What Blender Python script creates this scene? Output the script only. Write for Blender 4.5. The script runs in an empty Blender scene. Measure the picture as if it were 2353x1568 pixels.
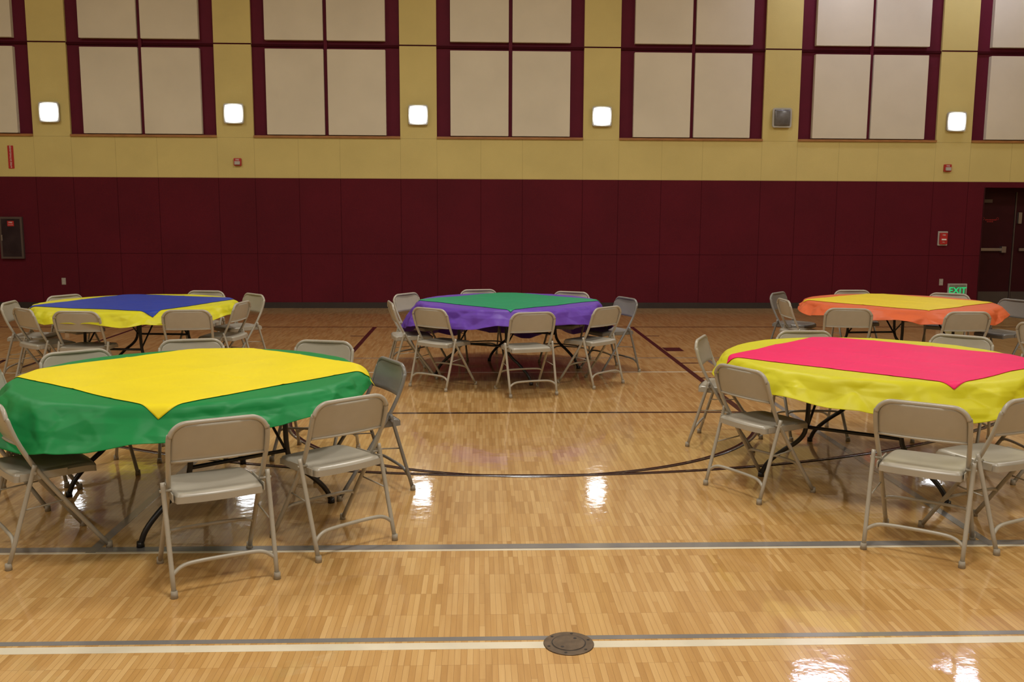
import bpy, math, random
from mathutils import Vector, Matrix, noise
random.seed(4)
sc=bpy.context.scene
sc.view_settings.view_transform='Standard'
COL=bpy.context.collection
pi=math.pi

# ------------------------------------------------------------------ materials
def mat(name,col,rough=.5,metal=0,emit=None,estr=0,var=0.0,vscale=4,bump=0,bscale=60,coat=0,coatr=.1,stretch=(1,1,1),spec=.5,detail=4):
    m=bpy.data.materials.new(name);m.use_nodes=True
    nt=m.node_tree;b=nt.nodes['Principled BSDF'];L=nt.links
    b.inputs['Base Color'].default_value=(*col,1)
    b.inputs['Roughness'].default_value=rough
    b.inputs['Metallic'].default_value=metal
    b.inputs['Coat Weight'].default_value=coat
    b.inputs['Coat Roughness'].default_value=coatr
    b.inputs['Specular IOR Level'].default_value=spec
    if emit:
        b.inputs['Emission Color'].default_value=(*emit,1);b.inputs['Emission Strength'].default_value=estr
    if var or bump:
        tc=nt.nodes.new('ShaderNodeTexCoord');mp=nt.nodes.new('ShaderNodeMapping')
        mp.inputs['Scale'].default_value=stretch
        L.new(tc.outputs['Object'],mp.inputs['Vector'])
    if var:
        n=nt.nodes.new('ShaderNodeTexNoise');n.inputs['Scale'].default_value=vscale;n.inputs['Detail'].default_value=detail
        L.new(mp.outputs[0],n.inputs['Vector'])
        r=nt.nodes.new('ShaderNodeMapRange');r.inputs['From Min'].default_value=.3;r.inputs['From Max'].default_value=.7
        r.inputs['To Min'].default_value=1-var;r.inputs['To Max'].default_value=1+var
        L.new(n.outputs['Fac'],r.inputs['Value'])
        v=nt.nodes.new('ShaderNodeVectorMath');v.operation='SCALE';v.inputs[0].default_value=col
        L.new(r.outputs[0],v.inputs['Scale']);L.new(v.outputs[0],b.inputs['Base Color'])
    if bump:
        n2=nt.nodes.new('ShaderNodeTexNoise');n2.inputs['Scale'].default_value=bscale;n2.inputs['Detail'].default_value=3
        L.new(mp.outputs[0],n2.inputs['Vector'])
        bp=nt.nodes.new('ShaderNodeBump');bp.inputs['Strength'].default_value=bump;bp.inputs['Distance'].default_value=.01
        L.new(n2.outputs['Fac'],bp.inputs['Height']);L.new(bp.outputs[0],b.inputs['Normal'])
    return m

def floor_material():
    m=bpy.data.materials.new('maple_block_parquet');m.use_nodes=True
    nt=m.node_tree;b=nt.nodes['Principled BSDF'];L=nt.links;N=nt.nodes.new
    tc=N('ShaderNodeTexCoord');sep=N('ShaderNodeSeparateXYZ');L.new(tc.outputs['Object'],sep.inputs[0])
    com=N('ShaderNodeCombineXYZ');L.new(sep.outputs['Y'],com.inputs['X']);L.new(sep.outputs['X'],com.inputs['Y'])
    br=N('ShaderNodeTexBrick');L.new(com.outputs[0],br.inputs['Vector'])
    br.offset=.5;br.offset_frequency=8;br.squash=1
    br.inputs['Color1'].default_value=(0,0,0,1);br.inputs['Color2'].default_value=(1,1,1,1);br.inputs['Mortar'].default_value=(.5,.5,.5,1)
    br.inputs['Scale'].default_value=1;br.inputs['Brick Width'].default_value=.22;br.inputs['Row Height'].default_value=.0235
    br.inputs['Mortar Size'].default_value=.0006;br.inputs['Mortar Smooth'].default_value=.1
    mp=N('ShaderNodeMapping');mp.inputs['Scale'].default_value=(60,4,1);L.new(tc.outputs['Object'],mp.inputs['Vector'])
    g=N('ShaderNodeTexNoise');g.inputs['Scale'].default_value=1.0;g.inputs['Detail'].default_value=4;L.new(mp.outputs[0],g.inputs['Vector'])
    big=N('ShaderNodeTexNoise');big.inputs['Scale'].default_value=1.1;big.inputs['Detail'].default_value=3;L.new(tc.outputs['Object'],big.inputs['Vector'])
    a1=N('ShaderNodeMath');a1.operation='MULTIPLY_ADD';L.new(g.outputs['Fac'],a1.inputs[0]);a1.inputs[1].default_value=.4
    s=N('ShaderNodeMath');s.operation='MULTIPLY_ADD';L.new(br.outputs['Color'],s.inputs[0]);s.inputs[1].default_value=.48;s.inputs[2].default_value=.04
    L.new(s.outputs[0],a1.inputs[2])
    a2=N('ShaderNodeMath');a2.operation='MULTIPLY_ADD';L.new(big.outputs['Fac'],a2.inputs[0]);a2.inputs[1].default_value=.3;L.new(a1.outputs[0],a2.inputs[2])
    cr=N('ShaderNodeValToRGB');e=cr.color_ramp.elements
    e[0].position=.2;e[0].color=(.42,.215,.056,1)
    e[1].position=1.0;e[1].color=(.74,.485,.20,1)
    k=e.new(.55);k.color=(.58,.332,.107,1)
    L.new(a2.outputs[0],cr.inputs['Fac'])
    mx=N('ShaderNodeMix');mx.data_type='RGBA';L.new(br.outputs['Fac'],mx.inputs['Factor'])
    L.new(cr.outputs[0],mx.inputs[6]);mx.inputs[7].default_value=(.3,.145,.042,1)
    L.new(mx.outputs[2],b.inputs['Base Color'])
    b.inputs['Roughness'].default_value=.33
    b.inputs['Coat Weight'].default_value=1;b.inputs['Coat Roughness'].default_value=.065;b.inputs['Coat IOR'].default_value=1.55
    n3=N('ShaderNodeTexNoise');n3.inputs['Scale'].default_value=11;n3.inputs['Detail'].default_value=4;L.new(tc.outputs['Object'],n3.inputs['Vector'])
    bp=N('ShaderNodeBump');bp.inputs['Strength'].default_value=.25;bp.inputs['Distance'].default_value=.004
    L.new(n3.outputs['Fac'],bp.inputs['Height']);L.new(bp.outputs[0],b.inputs['Coat Normal']);L.new(bp.outputs[0],b.inputs['Normal'])
    return m

M={}
M['floor']=floor_material()
M['maroon']=mat('maroon_wall_paint',(.090,.0038,.0115),.7,var=.10,vscale=1.2,bump=.25,bscale=90,spec=.2)
M['maroon_frame']=mat('maroon_frame_paint',(.100,.006,.020),.65,var=.06,spec=.2)
M['seam']=mat('seam_shadow_gap',(.045,.003,.007),.8,var=.1,spec=.1)
M['yellow']=mat('yellow_wall_paint',(.60,.50,.185),.6,var=.05,vscale=1.5,bump=.2,bscale=70,spec=.3)
M['yseam']=mat('yellow_seam',(.44,.36,.13),.8,var=.1)
M['beige']=mat('beige_acoustic_fabric',(.66,.61,.475),.9,var=.05,vscale=1.3,bump=.2,bscale=200,spec=.2)
M['oak']=mat('oak_sill',(.34,.15,.04),.5,var=.25,vscale=6,stretch=(1,10,10))
M['base']=mat('rubber_baseboard',(.022,.014,.012),.5,var=.1)
M['cream']=mat('cream_plaster',(.6,.55,.42),.8,var=.04)
M['ceil']=mat('ceiling_paint',(.6,.58,.53),.9,var=.04)
M['ldark']=mat('dark_court_line_paint',(.035,.016,.014),.25,coat=.8,coatr=.08,var=.2)
M['lmaroon']=mat('maroon_court_line_paint',(.045,.014,.012),.25,coat=.8,coatr=.08,var=.2)
M['lgray']=mat('gray_court_line_paint',(.22,.215,.21),.25,coat=.8,coatr=.08,var=.15)
M['lwhite']=mat('white_court_line_paint',(.78,.72,.56),.25,coat=.8,coatr=.08,var=.1)
M['chair']=mat('beige_enamel',(.39,.36,.29),.36,var=.06,vscale=7,coat=.25,coatr=.25)
M['chairg']=mat('chair_gray_tone',(.20,.195,.18),.33,var=.06,vscale=7,coat=.3,coatr=.2)  # darker, grayer version of the chair colour, used on some chairs
M['cap']=mat('beige_foot_cap',(.33,.29,.22),.6,var=.1)
M['black']=mat('black_tube_enamel',(.012,.012,.013),.35,var=.1)
M['top']=mat('table_laminate',(.25,.2,.15),.5,var=.1)
M['steel']=mat('brushed_steel',(.45,.43,.40),.35,metal=.9,var=.1)
M['kick']=mat('dull_kick_plate',(.10,.085,.075),.4,metal=.5,var=.1)
M['bronze']=mat('bronze_plate',(.13,.09,.055),.42,metal=.4,var=.25,vscale=30)
M['bronzed']=mat('bronze_groove',(.025,.018,.012),.6,var=.1)
M['frame']=mat('sconce_frame_gray',(.42,.41,.36),.4,var=.04)
M['cab']=mat('cabinet_frame_bronze',(.10,.075,.065),.4,metal=.3,var=.1)
M['glow']=mat('lit_glass',(.9,.9,.9),.3,emit=(.93,.96,1.0),estr=13,var=.01)
M['dull']=mat('unlit_glass',(.13,.125,.12),.25,var=.25,vscale=8)
M['red']=mat('red_enamel',(.42,.02,.02),.4,var=.05)
M['white']=mat('white_lettering',(.75,.7,.66),.6,var=.02)
M['plate']=mat('ivory_plastic',(.35,.30,.25),.5,var=.03)
M['glass']=mat('dark_cabinet_glass',(.03,.022,.022),.12,var=.3,vscale=5)
M['green']=mat('green_exit_letters',(.02,.45,.16),.4,emit=(.03,.8,.25),estr=.5,var=.02)
M['exitp']=mat('exit_panel',(.20,.21,.15),.35,var=.15,vscale=15)
M['door']=mat('dark_maroon_door',(.035,.005,.008),.45,var=.1,spec=.2)
M['lamp']=mat('high_bay_lens',(.9,.9,.9),.4,emit=(1,.97,.92),estr=4,var=.01)
M['lampb']=mat('bluish_high_bay_lens',(.9,.9,.9),.4,emit=(.76,.76,1),estr=30,var=.01)
def cloth(name,c,tr=.0):
    return mat(name,c,.48,var=.04,vscale=3,bump=.12,bscale=9,spec=.3,detail=2)
M['c_green']=cloth('green_plastic_cloth',(.003,.235,.055))
M['c_yellow']=cloth('yellow_plastic_cloth',(.86,.72,.012))
M['c_lemon']=cloth('lemon_plastic_cloth',(.64,.61,.015))
M['c_purple']=cloth('purple_plastic_cloth',(.125,.045,.40))
M['c_emerald']=cloth('emerald_plastic_cloth',(.005,.27,.12))
M['c_blue']=cloth('blue_plastic_cloth',(.010,.04,.36))
M['c_orange']=cloth('orange_plastic_cloth',(.70,.14,.045))
M['c_gold']=cloth('gold_plastic_cloth',(.80,.62,.015))
M['c_pink']=cloth('hot_pink_plastic_cloth',(.86,.008,.135))

# ------------------------------------------------------------------ mesh builder
class MB:
    def __init__(s): s.v=[];s.f=[];s.m=[];s.mats=[];s.sm=[]
    def mi(s,m):
        if m not in s.mats: s.mats.append(m)
        return s.mats.index(m)
    def box(s,x0,x1,y0,y1,z0,z1,m):
        i=len(s.v);k=s.mi(m)
        s.v+=[(x,y,z) for z in (z0,z1) for y in (y0,y1) for x in (x0,x1)]
        for q in ((0,2,3,1),(4,5,7,6),(0,1,5,4),(2,6,7,3),(0,4,6,2),(1,3,7,5)):
            s.f.append([i+a for a in q]);s.m.append(k);s.sm.append(False)
    def rbox(s,x0,x1,y0,y1,z0,z1,m,r=.01,axis='y',n=4):
        k=s.mi(m);pts=[]
        for cx,cz,a0 in ((x1-r,z1-r,0),(x0+r,z1-r,90),(x0+r,z0+r,180),(x1-r,z0+r,270)):
            for j in range(n+1):
                a=math.radians(a0+90*j/n);pts.append((cx+r*math.cos(a),cz+r*math.sin(a)))
        i=len(s.v);c=len(pts)
        s.v+=[(x,y0,z) for x,z in pts]+[(x,y1,z) for x,z in pts]
        s.f.append([i+j for j in range(c)]);s.m.append(k);s.sm.append(False)
        s.f.append([i+c+j for j in reversed(range(c))]);s.m.append(k);s.sm.append(False)
        for j in range(c):
            s.f.append([i+j,i+c+j,i+c+(j+1)%c,i+(j+1)%c]);s.m.append(k);s.sm.append(False)
    def cyl(s,x,y,z0,z1,r0,r1,m,n=24):
        k=s.mi(m);i=len(s.v)
        for r,z in((r0,z0),(r1,z1)):
            s.v+=[(x+r*math.cos(2*pi*j/n),y+r*math.sin(2*pi*j/n),z) for j in range(n)]
        s.f.append([i+j for j in reversed(range(n))]);s.m.append(k);s.sm.append(False)
        s.f.append([i+n+j for j in range(n)]);s.m.append(k);s.sm.append(False)
        for j in range(n):
            s.f.append([i+j,i+(j+1)%n,i+n+(j+1)%n,i+n+j]);s.m.append(k);s.sm.append(True)
    def tube(s,pts,r,m,n=10,smooth=0):
        P=[Vector(p) for p in pts]
        for _ in range(smooth):
            Q=[P[0]]
            for a,b in zip(P[:-1],P[1:]): Q+= [a*.75+b*.25,a*.25+b*.75]
            Q.append(P[-1]);P=Q
        k=s.mi(m);i=len(s.v);up=None
        for j,p in enumerate(P):
            t=(P[min(j+1,len(P)-1)]-P[max(j-1,0)]).normalized()
            if up is None:
                up=Vector((1,0,0)) if abs(t.x)<.8 else Vector((0,1,0))
            up=(up-t*up.dot(t)).normalized();w=t.cross(up)
            for q in range(n):
                a=2*pi*q/n;s.v.append(tuple(p+up*r*math.cos(a)+w*r*math.sin(a)))
        c=len(P)
        for j in range(c-1):
            for q in range(n):
                s.f.append([i+j*n+q,i+j*n+(q+1)%n,i+(j+1)*n+(q+1)%n,i+(j+1)*n+q]);s.m.append(k);s.sm.append(True)
        s.f.append([i+q for q in reversed(range(n))]);s.m.append(k);s.sm.append(False)
        s.f.append([i+(c-1)*n+q for q in range(n)]);s.m.append(k);s.sm.append(False)
    def grid(s,fn,nu,nv,m,th=None):
        k=s.mi(m);i=len(s.v)
        T=[];B=[]
        for a in range(nu+1):
            for b in range(nv+1):
                t,bb=fn(a/nu,b/nv);T.append(t);B.append(bb)
        s.v+=T+B;o=len(T);w=nv+1
        for a in range(nu):
            for b in range(nv):
                q=[a*w+b,(a+1)*w+b,(a+1)*w+b+1,a*w+b+1]
                s.f.append([i+x for x in q]);s.m.append(k);s.sm.append(True)
                s.f.append([i+o+x for x in reversed(q)]);s.m.append(k);s.sm.append(True)
        rim=[a*w for a in range(nu+1)]+[nu*w+b for b in range(1,nv+1)]+[a*w+nv for a in range(nu-1,-1,-1)]+[b for b in range(nv-1,0,-1)]
        for a,b in zip(rim,rim[1:]+rim[:1]):
            s.f.append([i+b,i+a,i+o+a,i+o+b]);s.m.append(k);s.sm.append(False)
    def mesh(s,name):
        me=bpy.data.meshes.new(name);me.from_pydata(s.v,[],s.f);me.update()
        for m in s.mats: me.materials.append(M[m])
        me.polygons.foreach_set('material_index',s.m);me.polygons.foreach_set('use_smooth',s.sm)
        return me
    def obj(s,name,loc=(0,0,0),rot=0,parent=None):
        return place(s.mesh(name),name,loc,rot,parent)
def place(me,name,loc=(0,0,0),rot=0,parent=None):
    o=bpy.data.objects.new(name,me);COL.objects.link(o);o.location=loc;o.rotation_euler=(0,0,rot)
    if parent: o.parent=parent
    return o
def empty(name,loc=(0,0,0),rot=0):
    o=bpy.data.objects.new(name,None);COL.objects.link(o);o.location=loc;o.rotation_euler=(0,0,rot);return o
def text(body,size,m,loc,parent,rot=(pi/2,0,0),name='lettering',ext=.001,bold=0):
    cu=bpy.data.curves.new(name,'FONT');cu.body=body;cu.size=size;cu.align_x='CENTER';cu.align_y='CENTER';cu.extrude=ext;cu.offset=bold
    cu.materials.append(M[m]);o=bpy.data.objects.new(name,cu);COL.objects.link(o);o.location=loc;o.rotation_euler=rot;o.parent=parent;return o

# ------------------------------------------------------------------ room
X0,X1,Y0,YW,ZC=-12.,13.,-8.,16.3,8.
b=MB();b.box(X0,X1,Y0,YW+.6,-.1,0,'floor');b.obj('floor')
b=MB();b.box(X0,X1,Y0,YW+.6,ZC,ZC+.1,'ceil');b.obj('ceiling')
b=MB();b.box(X0-.2,X0,Y0,YW+.6,2.23,ZC,'yellow');b.box(X0-.2,X0,Y0,YW+.6,0,2.23,'maroon');b.obj('wall_left')
b=MB();b.box(X1,X1+.2,Y0,YW+.6,2.23,ZC,'yellow');b.box(X1,X1+.2,Y0,YW+.6,0,2.23,'maroon');b.obj('wall_right')
b=MB();b.box(X0-.2,X1+.2,Y0-.2,Y0,2.23,ZC,'cream');b.box(X0-.2,X1+.2,Y0-.2,Y0,0,2.23,'maroon');b.obj('wall_front')

PC=[-10.22,-7.17,-4.12,-1.03,2.09,5.19,8.24,11.3];HW=.31
DX0,DX1,DZ=8.84,10.55,2.13
ZB=2.90
b=MB()
b.box(X0,DX0,YW,YW+.6,0,2.23,'maroon')
b.box(DX1,X1,YW,YW+.6,0,2.23,'maroon')
b.box(DX0,DX1,YW,YW+.6,DZ,2.23,'maroon')
b.box(X0,X1,YW,YW+.6,2.23,ZB,'yellow')
b.box(X0,X1,YW+.05,YW+.6,ZB,ZC,'maroon_frame')
for c in PC: b.box(c-HW,c+HW,YW,YW+.05,ZB,ZC,'yellow')
b.box(DX0,DX1,YW+.5,YW+.6,0,DZ,'base')
sx=[]
for a,c in zip(PC[:-1],PC[1:]):
    l,r=a+HW,c-HW;sx+=[a-HW,l,l+(r-l)*.30,l+(r-l)*.585]
for x in sx:
    if not(DX0-.05<x<DX1+.05): b.box(x-.004,x+.004,YW-.001,YW+.01,.1,2.225,'seam')
    b.box(x-.003,x+.003,YW-.001,YW+.01,2.235,ZB,'yseam')
b.box(X0,DX0,YW-.001,YW+.01,.936,.944,'seam')
b.box(X0,X1,YW-.001,YW+.01,2.225,2.233,'yseam')
for c in PC:
    b.box(c-HW,c+HW,YW-.001,YW+.01,ZB-.003,ZB+.003,'yseam')
    b.box(c-HW,c+HW,YW-.002,YW+.01,4.425,4.447,'seam')
b.obj('wall_back')
b=MB();b.box(X0,DX0,YW-.012,YW,0,.10,'base');b.box(DX1,X1,YW-.012,YW,0,.10,'base');b.obj('baseboard_back')
b=MB();b.box(X0,X0+.012,Y0,YW-.02,0,.1,'base');b.obj('baseboard_left')
b=MB();b.box(X1-.012,X1,Y0,YW-.02,0,.1,'base');b.obj('baseboard_right')
for a,c in zip(PC[:-1],PC[1:]):
    l,r=a+HW,c-HW
    b=MB();b.box(l,r,YW-.03,YW+.05,ZB,ZB+.035,'oak');b.obj('trim_sill')
    mid=(l+r)/2
    b=MB()
    b.box(l,r,YW+.02,YW+.05,4.40,4.44,'seam')
    b.box(mid-.028,mid+.028,YW+.01,YW+.05,ZB+.04,7.6,'maroon_frame')
    for z0,z1 in((ZB+.05,4.355),(4.50,5.90),(6.04,7.44)):
        b.rbox(l+.235,mid-.032,YW-.035,YW+.05,z0,z1,'beige',r=.006,n=2)
        b.rbox(mid+.032,r-.235,YW-.035,YW+.05,z0,z1,'beige',r=.006,n=2)
    b.obj('acoustic_wall_panel')

# door
YD=YW+.40
b=MB();b.box(8.845,9.64,YD,YD+.05,.01,2.06,'door');b.box(8.845,9.64,YD-.004,YD,.02,.27,'kick')
b.box(8.86,9.5,YD-.06,YD-.03,1.01,1.06,'steel');b.box(8.87,8.93,YD-.03,YD,1.0,1.07,'steel');b.box(9.42,9.50,YD-.075,YD,.98,1.09,'steel')
b.box(8.98,9.20,YD-.05,YD,1.87,1.93,'cab')
b.box(9.65,9.67,YD-.01,YD+.05,.01,2.06,'cab')
for i in range(7): b.box(9.12+.03*i,9.12+.03*i+.018,YD-.002,YD,1.555,1.575,'red')
for x in(9.08,9.34):
    b.tube([(x+.02*math.cos(t*pi/6),YD-.002,1.585+.02*math.sin(t*pi/6)) for t in range(13)],.003,'red',n=5)
for i in range(4): b.box(9.15+.03*i,9.15+.03*i+.02,YD-.002,YD,1.525,1.54,'red')
b.obj('door_1')
b=MB();b.box(9.68,10.5,YD,YD+.05,.01,2.06,'door');b.box(9.68,10.5,YD-.004,YD,.02,.27,'kick')
b.box(9.75,10.4,YD-.06,YD-.03,1.01,1.06,'steel');b.rbox(9.70,9.76,YD-.05,YD,1.50,1.70,'steel',r=.01);b.obj('door_2')
b=MB();b.box(DX0,DX1,YD-.02,YD+.1,2.06,DZ,'door');b.box(DX0-.0,DX0+.02,YW-.004,YD,0,DZ,'door');b.box(10.5,DX1,YD-.02,YD+.1,0,2.06,'door');b.obj('trim_door')

# sconces
for i,c in enumerate(PC):
    z=3.29 if i<6 else 3.25
    lit=(i!=5)
    b=MB();b.rbox(-.155,.155,-.05,0,-.155,.155,'frame',r=.03)
    b.rbox(-.165,.165,-.062,-.045,-.165,.165,'frame',r=.035)
    g='glow' if lit else 'dull'
    def fn(u,v):
        x=-.135+.27*u;z=-.135+.27*v
        y=-.063-.035*(1-(2*u-1)**2)*.5-.035*(1-(2*v-1)**2)*.5
        return (x,y,z),(x,-.055,z)
    b.grid(fn,10,10,g)
    b.obj('wall_sconce_light',(c,YW-.003,z))

# wall-mounted items
YI=YW-.003
b=MB();b.box(-.19,.19,-.05,0,-.36,.36,'cab');b.box(-.155,.155,-.055,-.05,-.325,.325,'glass')
b.box(-.05,.06,-.058,-.055,.20,.29,'red')
b.box(-.165,-.145,-.062,-.05,-.05,.05,'steel')
o=b.obj('fire_extinguisher_cabinet',(-7.93,YI,1.2));o.scale=(1,1,.98)
text('FIRE',.035,'white',(.005,-.060,.262),o);text('EXTINGUISHER',.012,'white',(.005,-.060,.225),o)
b=MB();b.rbox(-.048,.048,-.004,0,-.19,.19,'red',r=.006);o=b.obj('fire_extinguisher_sign',(-7.87,YI,2.55))
text('FIRE EXTINGUISHER',.038,'white',(0,-.006,.02),o,rot=(pi/2,-pi/2,0))
text('↓',.05,'white',(0,-.006,-.165),o)
for x,z in((-4.09,2.49),(8.15,2.46)):
    b=MB();b.rbox(-.062,.062,-.04,0,-.062,.062,'red',r=.008);b.rbox(-.045,.045,-.065,-.04,-.045,.012,'frame',r=.006)
    o=b.obj('fire_alarm_strobe',(x,YI,z));text('FIRE',.035,'white',(0,-.043,.035),o)
b=MB();b.rbox(-.085,.085,-.02,0,-.125,.125,'frame',r=.01);b.rbox(-.065,.065,-.06,-.02,-.10,.10,'red',r=.01);b.box(-.04,.04,-.075,-.06,-.03,-.005,'white')
o=b.obj('fire_alarm_pull_station',(8.15,YI,1.24));text('FIRE',.03,'white',(0,-.063,.06),o);text('PULL',.02,'white',(0,-.063,-.065),o)
for x,z in((-7.12,.46),(8.18,.47)):
    b=MB();b.rbox(-.035,.035,-.006,0,-.058,.058,'plate',r=.006)
    for dz in(-.022,.022):
        b.rbox(-.018,.018,-.009,-.006,dz-.015,dz+.015,'frame',r=.006)
        b.box(-.009,-.006,-.0095,-.009,dz-.004,dz+.008,'base');b.box(.006,.009,-.0095,-.009,dz-.004,dz+.008,'base')
    b.obj('electrical_outlet',(x,YI,z))
b=MB();b.rbox(-.17,.17,-.03,0,-.125,.125,'frame',r=.01);b.rbox(-.15,.15,-.034,-.03,-.105,.105,'exitp',r=.01)
o=b.obj('exit_sign',(8.47,YI,.32));text('EXIT',.155,'green',(0,-.037,.0),o,bold=.003)

# ceiling fixtures + lamps
for x in(-7.5,0.5,8.5):
    for y in(-3.5,3.0,9.5):
        b=MB();b.cyl(0,0,-.02,.25,.42,.16,'frame',28);b.cyl(0,0,-.03,-.02,.38,.38,'lamp',28);b.tube([(0,0,.25),(0,0,.6)],.02,'frame')
        o=b.obj('high_bay_ceiling_light',(x,y,ZC-.6))
        l=bpy.data.lights.new('area_lamp','AREA');l.shape='DISK';l.size=1.4;l.energy=222 if x==.5 else 142;l.color=(1,.96,.89)
        lo=bpy.data.objects.new('lamp',l);COL.objects.link(lo);lo.parent=o;lo.location=(0,0,-.06)
for x in(6.0,8.6):
    b=MB();b.box(-.42,.42,-.25,.25,0,.12,'frame');b.box(-.38,.38,-.2,.2,-.02,0,'lampb');b.tube([(0,0,.12),(0,0,1.5)],.015,'frame')
    b.obj('pendant_light',(x,15.3,6.5))

# ------------------------------------------------------------------ floor markings
mk=empty('basketball_court_markings')
def line(x0,x1,y0,y1,m,z=.0008):
    b=MB();b.box(x0,x1,y0,y1,0,z,m);b.obj('painted_line',parent=mk)
def hl(y,w,m,x0=X0+.1,x1=X1-.1,z=.0008): line(x0,x1,y-w/2,y+w/2,m,z)
def vl(x,w,m,y0,y1,z=.0010): line(x-w/2,x+w/2,y0,y1,m,z)
hl(3.515,.034,'lgray');hl(3.455,.055,'lwhite')
hl(4.545,.066,'lgray');hl(4.497,.022,'lwhite',z=.0009)
hl(9.72,.04,'lwhite');hl(10.68,.03,'lgray');hl(13.6,.05,'ldark')
hl(7.71,.05,'ldark',-1.52,2.24,.0012)
vl(-1.52,.06,'lmaroon',7.71,13.6);vl(2.24,.06,'lmaroon',7.71,13.6)
vl(-1.92,.05,'lgray',4.5,10.68,.0013);vl(2.62,.05,'lgray',4.5,10.68,.0013)
vl(-4.9,.05,'ldark',10,16.0);
line(2.28,2.50,11.2,11.5,'lmaroon');line(-1.78,-1.56,11.2,11.5,'lmaroon')
for y in(12.6,10.3,9.35,8.5):
    line(2.27,2.46,y-.025,y+.025,'ldark');line(-1.74,-1.55,y-.025,y+.025,'ldark')
def arc(cx,cy,R,a0,a1,w,m,z):
    b=MB();n=90
    def fn(u,v):
        a=math.radians(a0+(a1-a0)*u);r=R-w/2+w*v
        return (cx+r*math.cos(a),cy+r*math.sin(a),z),(cx+r*math.cos(a),cy+r*math.sin(a),0)
    b.grid(fn,n,1,m);b.obj('painted_arc',parent=mk)
arc(.36,7.71,1.91,180,360,.05,'ldark',.0014)
arc(.36,11.6,5.78,190,350,.05,'ldark',.0016)
b=MB();b.cyl(0,0,0,.004,.100,.097,'bronze',48);b.cyl(0,0,.004,.0044,.068,.068,'bronzed',40);b.cyl(0,0,.0044,.006,.064,.063,'bronze',40)
for k in range(6):
    a=k*pi/3+.3;b.cyl(.083*math.cos(a),.083*math.sin(a),.004,.0052,.006,.005,'bronzed',10)
for a in(.9,.9+pi): b.cyl(.045*math.cos(a),.045*math.sin(a),.006,.0065,.007,.007,'bronzed',10)
b.obj('floor_socket_cover',(.35,3.462,0))

# ------------------------------------------------------------------ folding chair
def chair_mesh(mt):
    b=MB();r=.0115
    half=[(.213,.22,.012),(.208,.03,.28),(.205,-.085,.45),(.209,-.115,.50),(.214,-.165,.60),(.2155,-.19,.67),(.213,-.202,.715)]
    cor=[]
    for j in range(1,9):
        a=math.radians(90*j/8)
        cor.append((.133+.080*math.cos(a),-.203-.007*j/8,.687+.075*math.sin(a)+.003))
    P=half+cor
    P=P+[(-x,y,z) for x,y,z in reversed(P)]
    b.tube(P,r,mt,n=12,smooth=1)
    for s in(-1,1):
        b.tube([(s*.232,-.10,.485),(s*.231,-.125,.40),(s*.226,-.24,.012)],r*.95,mt,n=12,smooth=1)
        b.cyl(s*.226,-.241,0,.032,.0165,.0145,'cap',14)
        b.cyl(s*.213,.221,0,.032,.0165,.0145,'cap',14)
        b.tube([(s*.195,-.105,.447),(s*.247,-.105,.447)],.007,mt,n=8)
        b.box(min(s*.198,s*.203),max(s*.198,s*.203),-.16,.05,.405,.44,mt)
        b.tube([(s*.219,-.16,.27),(s*.213,.02,.285)],.004,mt,n=6)
    b.tube([(-.226,-.213,.095),(-.185,-.205,.128),(-.12,-.203,.137),(.12,-.203,.137),(.185,-.205,.128),(.226,-.213,.095)],.0095,mt,n=10,smooth=2)
    b.tube([(-.211,.10,.18),(-.17,.085,.203),(.17,.085,.203),(.211,.10,.18)],.0085,mt,n=10,smooth=2)
    def seat(u,v):
        a=2*u-1;c=2*v-1
        x=a*math.sqrt(1-.30*c*c*abs(a)**2*.55);y=c*math.sqrt(1-.30*a*a*abs(c)**2*.55)
        w=.198-.006*c
        e=max(abs(a),abs(c))
        z=.447-.012*(1-e**2)-(.020 if e>.97 else (.004 if e>.85 else 0))
        if c>.5: z-=.010*((c-.5)/.5)**2
        return (x*w,y*.203+.005,z),(x*w*.985,y*.20+.005,z-.010-(.006 if e>.97 else 0))
    b.grid(seat,26,26,mt)
    rim=[]
    for t in range(96):
        q=t/96*4;k=int(q);f=q-k
        uv=[(f,0),(1,f),(1-f,1),(0,1-f)][k]
        p=seat(*uv)[0];rim.append(p)
    i=len(b.v);k=b.mi(mt);n=len(rim)
    b.v+=[(x,y,z+.004) for x,y,z in rim]+[(x*1.005,y*1.005,z-.026) for x,y,z in rim]
    for j in range(n):
        b.f.append([i+j,i+n+j,i+n+(j+1)%n,i+(j+1)%n]);b.m.append(k);b.sm.append(True)
    def yz(z): 
        t=(z-.59)/(.76-.59);return -.160-.048*t**.8 if t>0 else -.16
    def back(u,v):
        a=2*u-1;x=a*.205
        zt=.757
        ax=abs(x)
        if ax>.13: zt=.682+.075*math.sqrt(max(0,1-((ax-.13)/.0765)**2))
        z=.585+(zt-.585)*v
        y=yz(z)-.016*(1-a*a)+.004
        if v<.06: y-=.006
        return (x,y-.003,z),(x,y+.004,z)
    b.grid(back,28,14,mt)
    b.tube([(-.203,-.163,.588),(-.1,-.177,.587),(0,-.180,.587),(.1,-.177,.587),(.203,-.163,.588)],.006,mt,n=8,smooth=1)
    return b.mesh('folding_chair')
CH=chair_mesh('chair');CG=chair_mesh('chairg')
def chair(tx,ty,fx,fy,gray=False,off=.215):
    """(tx,ty)=position of the back of the chair, (fx,fy)=direction the sitter faces"""
    l=math.hypot(fx,fy);fx/=l;fy/=l
    place(CG if gray else CH,'folding_chair',(tx+off*fx,ty+off*fy,0),math.atan2(fy,fx)-pi/2)

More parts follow.
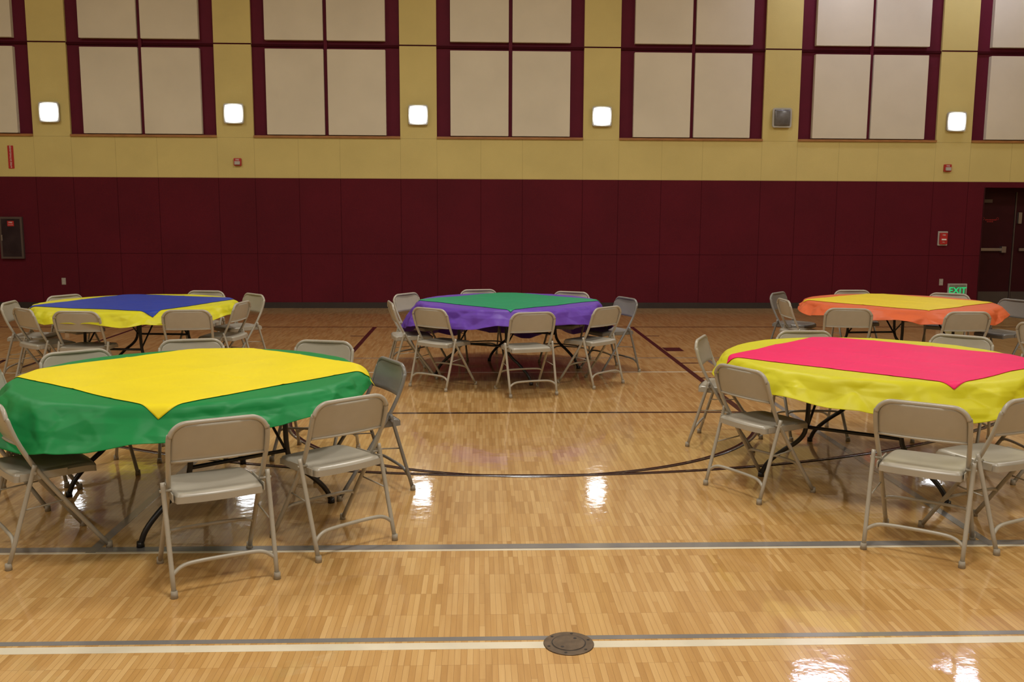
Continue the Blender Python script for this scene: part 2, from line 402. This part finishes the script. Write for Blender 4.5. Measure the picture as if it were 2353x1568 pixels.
# ------------------------------------------------------------------ tables + cloths
ZT=.752
def table(cx,cy,ang):
    b=MB();R=.915
    b.cyl(0,0,.715,.746,R,R,'top',64);b.cyl(0,0,.70,.732,R+.004,R+.004,'black',64)
    for s in(-1,1):
        x=s*.56
        for t in(-1,1):
            b.tube([(x,t*.27,.71),(x,t*.27,.36),(x,t*.31,.27),(x,t*.42,.19),(x,t*.52,.09),(x,t*.55,.012)],.0145,'black',n=10,smooth=2)
            b.cyl(x,t*.55,0,.03,.02,.018,'black',12)
        b.tube([(x,-.27,.36),(x,.27,.36)],.011,'black')
        b.tube([(x,-.27,.62),(x,.27,.62)],.011,'black')
        b.tube([(x,-.05,.62),(s*.15,-.05,.68)],.009,'black');b.tube([(x,.05,.62),(s*.15,.05,.68)],.009,'black')
        b.tube([(x,-.27,.36),(s*.12,-.27,.69)],.008,'black');b.tube([(x,.27,.36),(s*.12,.27,.69)],.008,'black')
    b.box(-.6,.6,-.32,-.28,.67,.70,'black');b.box(-.6,.6,.28,.32,.67,.70,'black')
    b.obj('round_folding_table',(cx,cy,0),math.radians(ang))
_h={}
def hsh(i,j,k):
    key=(i,j,k)
    if key not in _h: _h[key]=random.Random(i*7919+j*104729+k*1299709).uniform(-1,1)
    return _h[key]
def facet(x,y,k,N=None):
    """piecewise-linear (triangulated lattice) height: crisp creases like creased plastic film"""
    i=math.floor(x);j=math.floor(y);fx=x-i;fy=y-j
    g=(lambda a,b:hsh(a%N,b,k)) if N else (lambda a,b:hsh(a,b,k))
    if (i+j)%2==0:
        if fx>fy: return g(i,j)*(1-fx)+g(i+1,j)*(fx-fy)+g(i+1,j+1)*fy
        return g(i,j)*(1-fy)+g(i,j+1)*(fy-fx)+g(i+1,j+1)*fx
    if fx+fy<1: return g(i,j)*(1-fx-fy)+g(i+1,j)*fx+g(i,j+1)*fy
    return g(i+1,j+1)*(fx+fy-1)+g(i,j+1)*(1-fx)+g(i+1,j)*(1-fy)
def make_drape(seed,phi0=62):
    rnd=random.Random(seed)
    ph=[rnd.uniform(0,6.28) for _ in range(5)]
    def tri(x): return 2/pi*math.asin(math.sin(x)*.999)
    def wave(t): return .35*tri(9*t+ph[0])+.35*tri(16*t+ph[1]+.8*math.sin(3*t))+.15*math.sin(5*t+ph[2])
    R=.918
    def d(x,y,lift=0):
        s=math.hypot(x,y);t=math.atan2(y,x)
        w=wave(t)
        cx,sx_=math.cos(seed),math.sin(seed);xr=x*cx-y*sx_;yr=x*sx_+y*cx
        h=.0022*facet(xr*3.7,yr*3.1,seed)+.0012*facet(xr*9,yr*8,seed+1)+.0008*noise.noise(Vector((x*6,y*6,seed)))+.0015
        if s<=R: return (x,y,ZT+lift+.003+h)
        e=s-R;pm=math.radians(phi0+12*w*min(1,e/.12))
        e0=.05
        if e<e0: ph_=pm*e/e0*.5;rr=e*math.cos(ph_);zz=e*math.sin(ph_)
        else:
            a=pm*.5;rr=e0*math.cos(a)+(e-e0)*math.cos(pm);zz=e0*math.sin(a)+(e-e0)*math.sin(pm)
        tt=t/(2*pi)
        q=.020*facet(tt*40+e*3,e*8+.3,seed+2,40)+.009*facet(tt*84-e*5,e*17,seed+3,84)
        cr=q*min(1,e/.07)
        nx=math.sin(pm)*lift;nz=math.cos(pm)*lift
        k=min(1,e/e0)
        r=R+rr+nx*k+cr
        return (r*math.cos(t),r*math.sin(t),max(.02,ZT+.003+lift*(1-k)+nz*k-zz+h+cr*.4))
    return d
def sheet(pts,faces,m,name,cx,cy):
    me=bpy.data.meshes.new(name);me.from_pydata(pts,[],faces);me.update()
    me.materials.append(M[m]);me.polygons.foreach_set('use_smooth',[True]*len(faces))
    o=place(me,name,(cx,cy,0))
    sol=o.modifiers.new('thickness','SOLIDIFY');sol.thickness=.0008;sol.offset=1
    return o
def cloth_round(cx,cy,d,m,name,o0,o1,th,seed):
    rnd=random.Random(seed+50);p1,p2=rnd.uniform(0,6),rnd.uniform(0,6)
    nt,nr=480,96;pts=[];faces=[]
    for j in range(nt):
        t=2*pi*j/nt
        sm=.918+o0+o1*max(-.6,math.cos(t-math.radians(th)))+.018*math.sin(4*t+p1)+.010*math.sin(9*t+p2)
        for i in range(1,nr+1):
            f=i/nr
            s=.86*f/.45 if f<.45 else .86+(sm-.86)*(f-.45)/.55
            pts.append(d(s*math.cos(t),s*math.sin(t)))
    pts.append(d(0,0));c=len(pts)-1
    for j in range(nt):
        k=(j+1)%nt
        faces.append([c,j*nr,k*nr])
        for i in range(nr-1): faces.append([j*nr+i,j*nr+i+1,k*nr+i+1,k*nr+i])
    sheet(pts,faces,m,name,cx,cy)
def cloth_square(cx,cy,d,m,name,side,side2,corner,dx=0,dy=0,seed=1,skew=0):
    n=150;a=math.radians(corner+45);pts=[];faces=[]
    for i in range(n+1):
        for j in range(n+1):
            u=(i/n-.5)*side;v=(j/n-.5)*side2
            cr=.0028*math.exp(-(abs(u)/.01))+.0028*math.exp(-(abs(v)/.01))+.002*math.exp(-(abs(abs(u)-side*.25)/.008))+.002*math.exp(-(abs(abs(v)-side2*.25)/.008))
            u+=skew*(i/n)*(j/n)
            u+=.006*math.sin(v*9+seed)*(abs(u)/side*2)**4;v+=.006*math.sin(u*8+seed*2)*(abs(v)/side2*2)**4
            x=u*math.cos(a)-v*math.sin(a)+dx;y=u*math.sin(a)+v*math.cos(a)+dy
            pts.append(d(x,y,.0045+cr))
    for i in range(n):
        for j in range(n):
            faces.append([i*(n+1)+j,(i+1)*(n+1)+j,(i+1)*(n+1)+j+1,i*(n+1)+j+1])
    sheet(pts,faces,m,name,cx,cy)

# near-left : green + yellow
LF=(-1.64,5.36);d=make_drape(3,52)
table(*LF,-50)
cloth_round(*LF,d,'c_green','green_round_tablecloth',.20,.10,-150,3)
cloth_square(*LF,d,'c_yellow','yellow_square_tablecloth',1.50,1.50,-84,.01,.05,1)
chair(-1.13+.0,4.045,-.46,.89,off=.24)
chair(-.605,4.50,-.66,.75,off=.24)
chair(-.51,5.72,-.88,-.47,True,off=.24)
chair(-2.35,4.46,.78,.63,off=.24)
chair(-2.86,5.38,1,.0)
chair(-2.62,6.10,.62,-.78)
chair(-2.04,6.65,.25,-1)
chair(-1.09,6.58,-.25,-1)
# far-centre : purple + green
C=(.31,9.73);d=make_drape(8,60)
table(*C,-120)
cloth_round(*C,d,'c_purple','purple_round_tablecloth',.36,.25,95,8)
cloth_square(*C,d,'c_emerald','green_square_tablecloth',1.40,1.40,-91,0,0.03,2)
chair(.50,8.41,-.3,.95,off=.24)
chair(-.49,8.78,.62,.78,off=.24)
chair(-.90,9.42,1,.22)
chair(-.82,10.4,.85,-.6)
chair(-.01,10.94,.2,-1)
chair(1.06,10.66,-.45,-.9)
chair(1.58,9.92,-.92,-.40,True)
chair(1.24,8.93,-.72,.75)
# far-left : yellow + blue
LB=(-3.44,9.52);d=make_drape(12,48)
table(*LB,-95)
cloth_round(*LB,d,'c_lemon','yellow_round_tablecloth',.16,.02,-60,12)
cloth_square(*LB,d,'c_blue','blue_square_tablecloth',1.42,1.42,-64,0.02,0,3)
chair(-4.44,10.14,.85,-.5)
chair(-3.10,10.72,-.1,-1)
chair(-2.46,10.33,-.8,-.75)
chair(-2.36,9.40,-1,.15)
chair(-3.63,8.50,.1,1)
chair(-2.68,8.62,-.12,1)
chair(-4.22,8.75,.62,.7)
chair(-4.66,9.4,1,.1)
# far-right : orange + yellow
RB=(4.42,9.66);d=make_drape(17,50)
table(*RB,-85)
cloth_round(*RB,d,'c_orange','orange_round_tablecloth',.155,.02,-90,17)
cloth_square(*RB,d,'c_gold','yellow_square_tablecloth',1.38,1.38,-98,0,0.03,4)
chair(3.54,8.80,.22,1)
chair(4.55,8.50,.0,1)
chair(3.42,10.6,.75,-.65,True)
chair(3.21,9.75,1,.0)
chair(4.42,10.93,0,-1)
chair(5.38,10.5,-.55,-.8)
chair(5.72,9.72,-.92,-.38,True)
chair(4.62,7.55,1,.25)
# near-right : yellow + pink
RF=(2.58,5.92);d=make_drape(23,58)
table(*RF,-125)
cloth_round(*RF,d,'c_lemon','yellow_round_tablecloth',.20,.04,-60,23)
cloth_square(*RF,d,'c_pink','pink_square_tablecloth',1.42,1.38,-90,0,.0,5,skew=.22)
chair(1.515,5.395,.88,.48,off=.24)
chair(1.62,6.75,.9,-.4)
chair(2.52,7.12,.0,-1)
chair(3.62,6.84,-.6,-.8)
chair(2.12,4.335,.576,.817,off=.24)
chair(2.77,4.46,-.41,.91,off=.24)
chair(3.78,5.75,-1,.05)

# ------------------------------------------------------------------ world + camera
w=bpy.data.worlds.new('world');sc.world=w;w.use_nodes=True
w.node_tree.nodes['Background'].inputs[0].default_value=(.8,.8,.85,1);w.node_tree.nodes['Background'].inputs[1].default_value=.3

F=2150.;H=1.68;p=math.atan(298/F);yw=math.atan(76/F);a=.0043
fw=Vector((math.sin(yw)*math.cos(p),math.cos(yw)*math.cos(p),-math.sin(p)))
rt=Vector((math.cos(yw),-math.sin(yw),0));up=rt.cross(fw)
r2=rt*math.cos(a)+up*math.sin(a);u2=up*math.cos(a)-rt*math.sin(a)
cam=bpy.data.cameras.new('camera');co=bpy.data.objects.new('camera',cam);COL.objects.link(co)
mm=Matrix.Identity(4)
for i in range(3): mm[i][0]=r2[i];mm[i][1]=u2[i];mm[i][2]=-fw[i]
mm[0][3],mm[1][3],mm[2][3]=0,0,H
co.matrix_world=mm
cam.sensor_width=36;cam.lens=F*36/2353
cam.clip_end=100
sc.camera=co
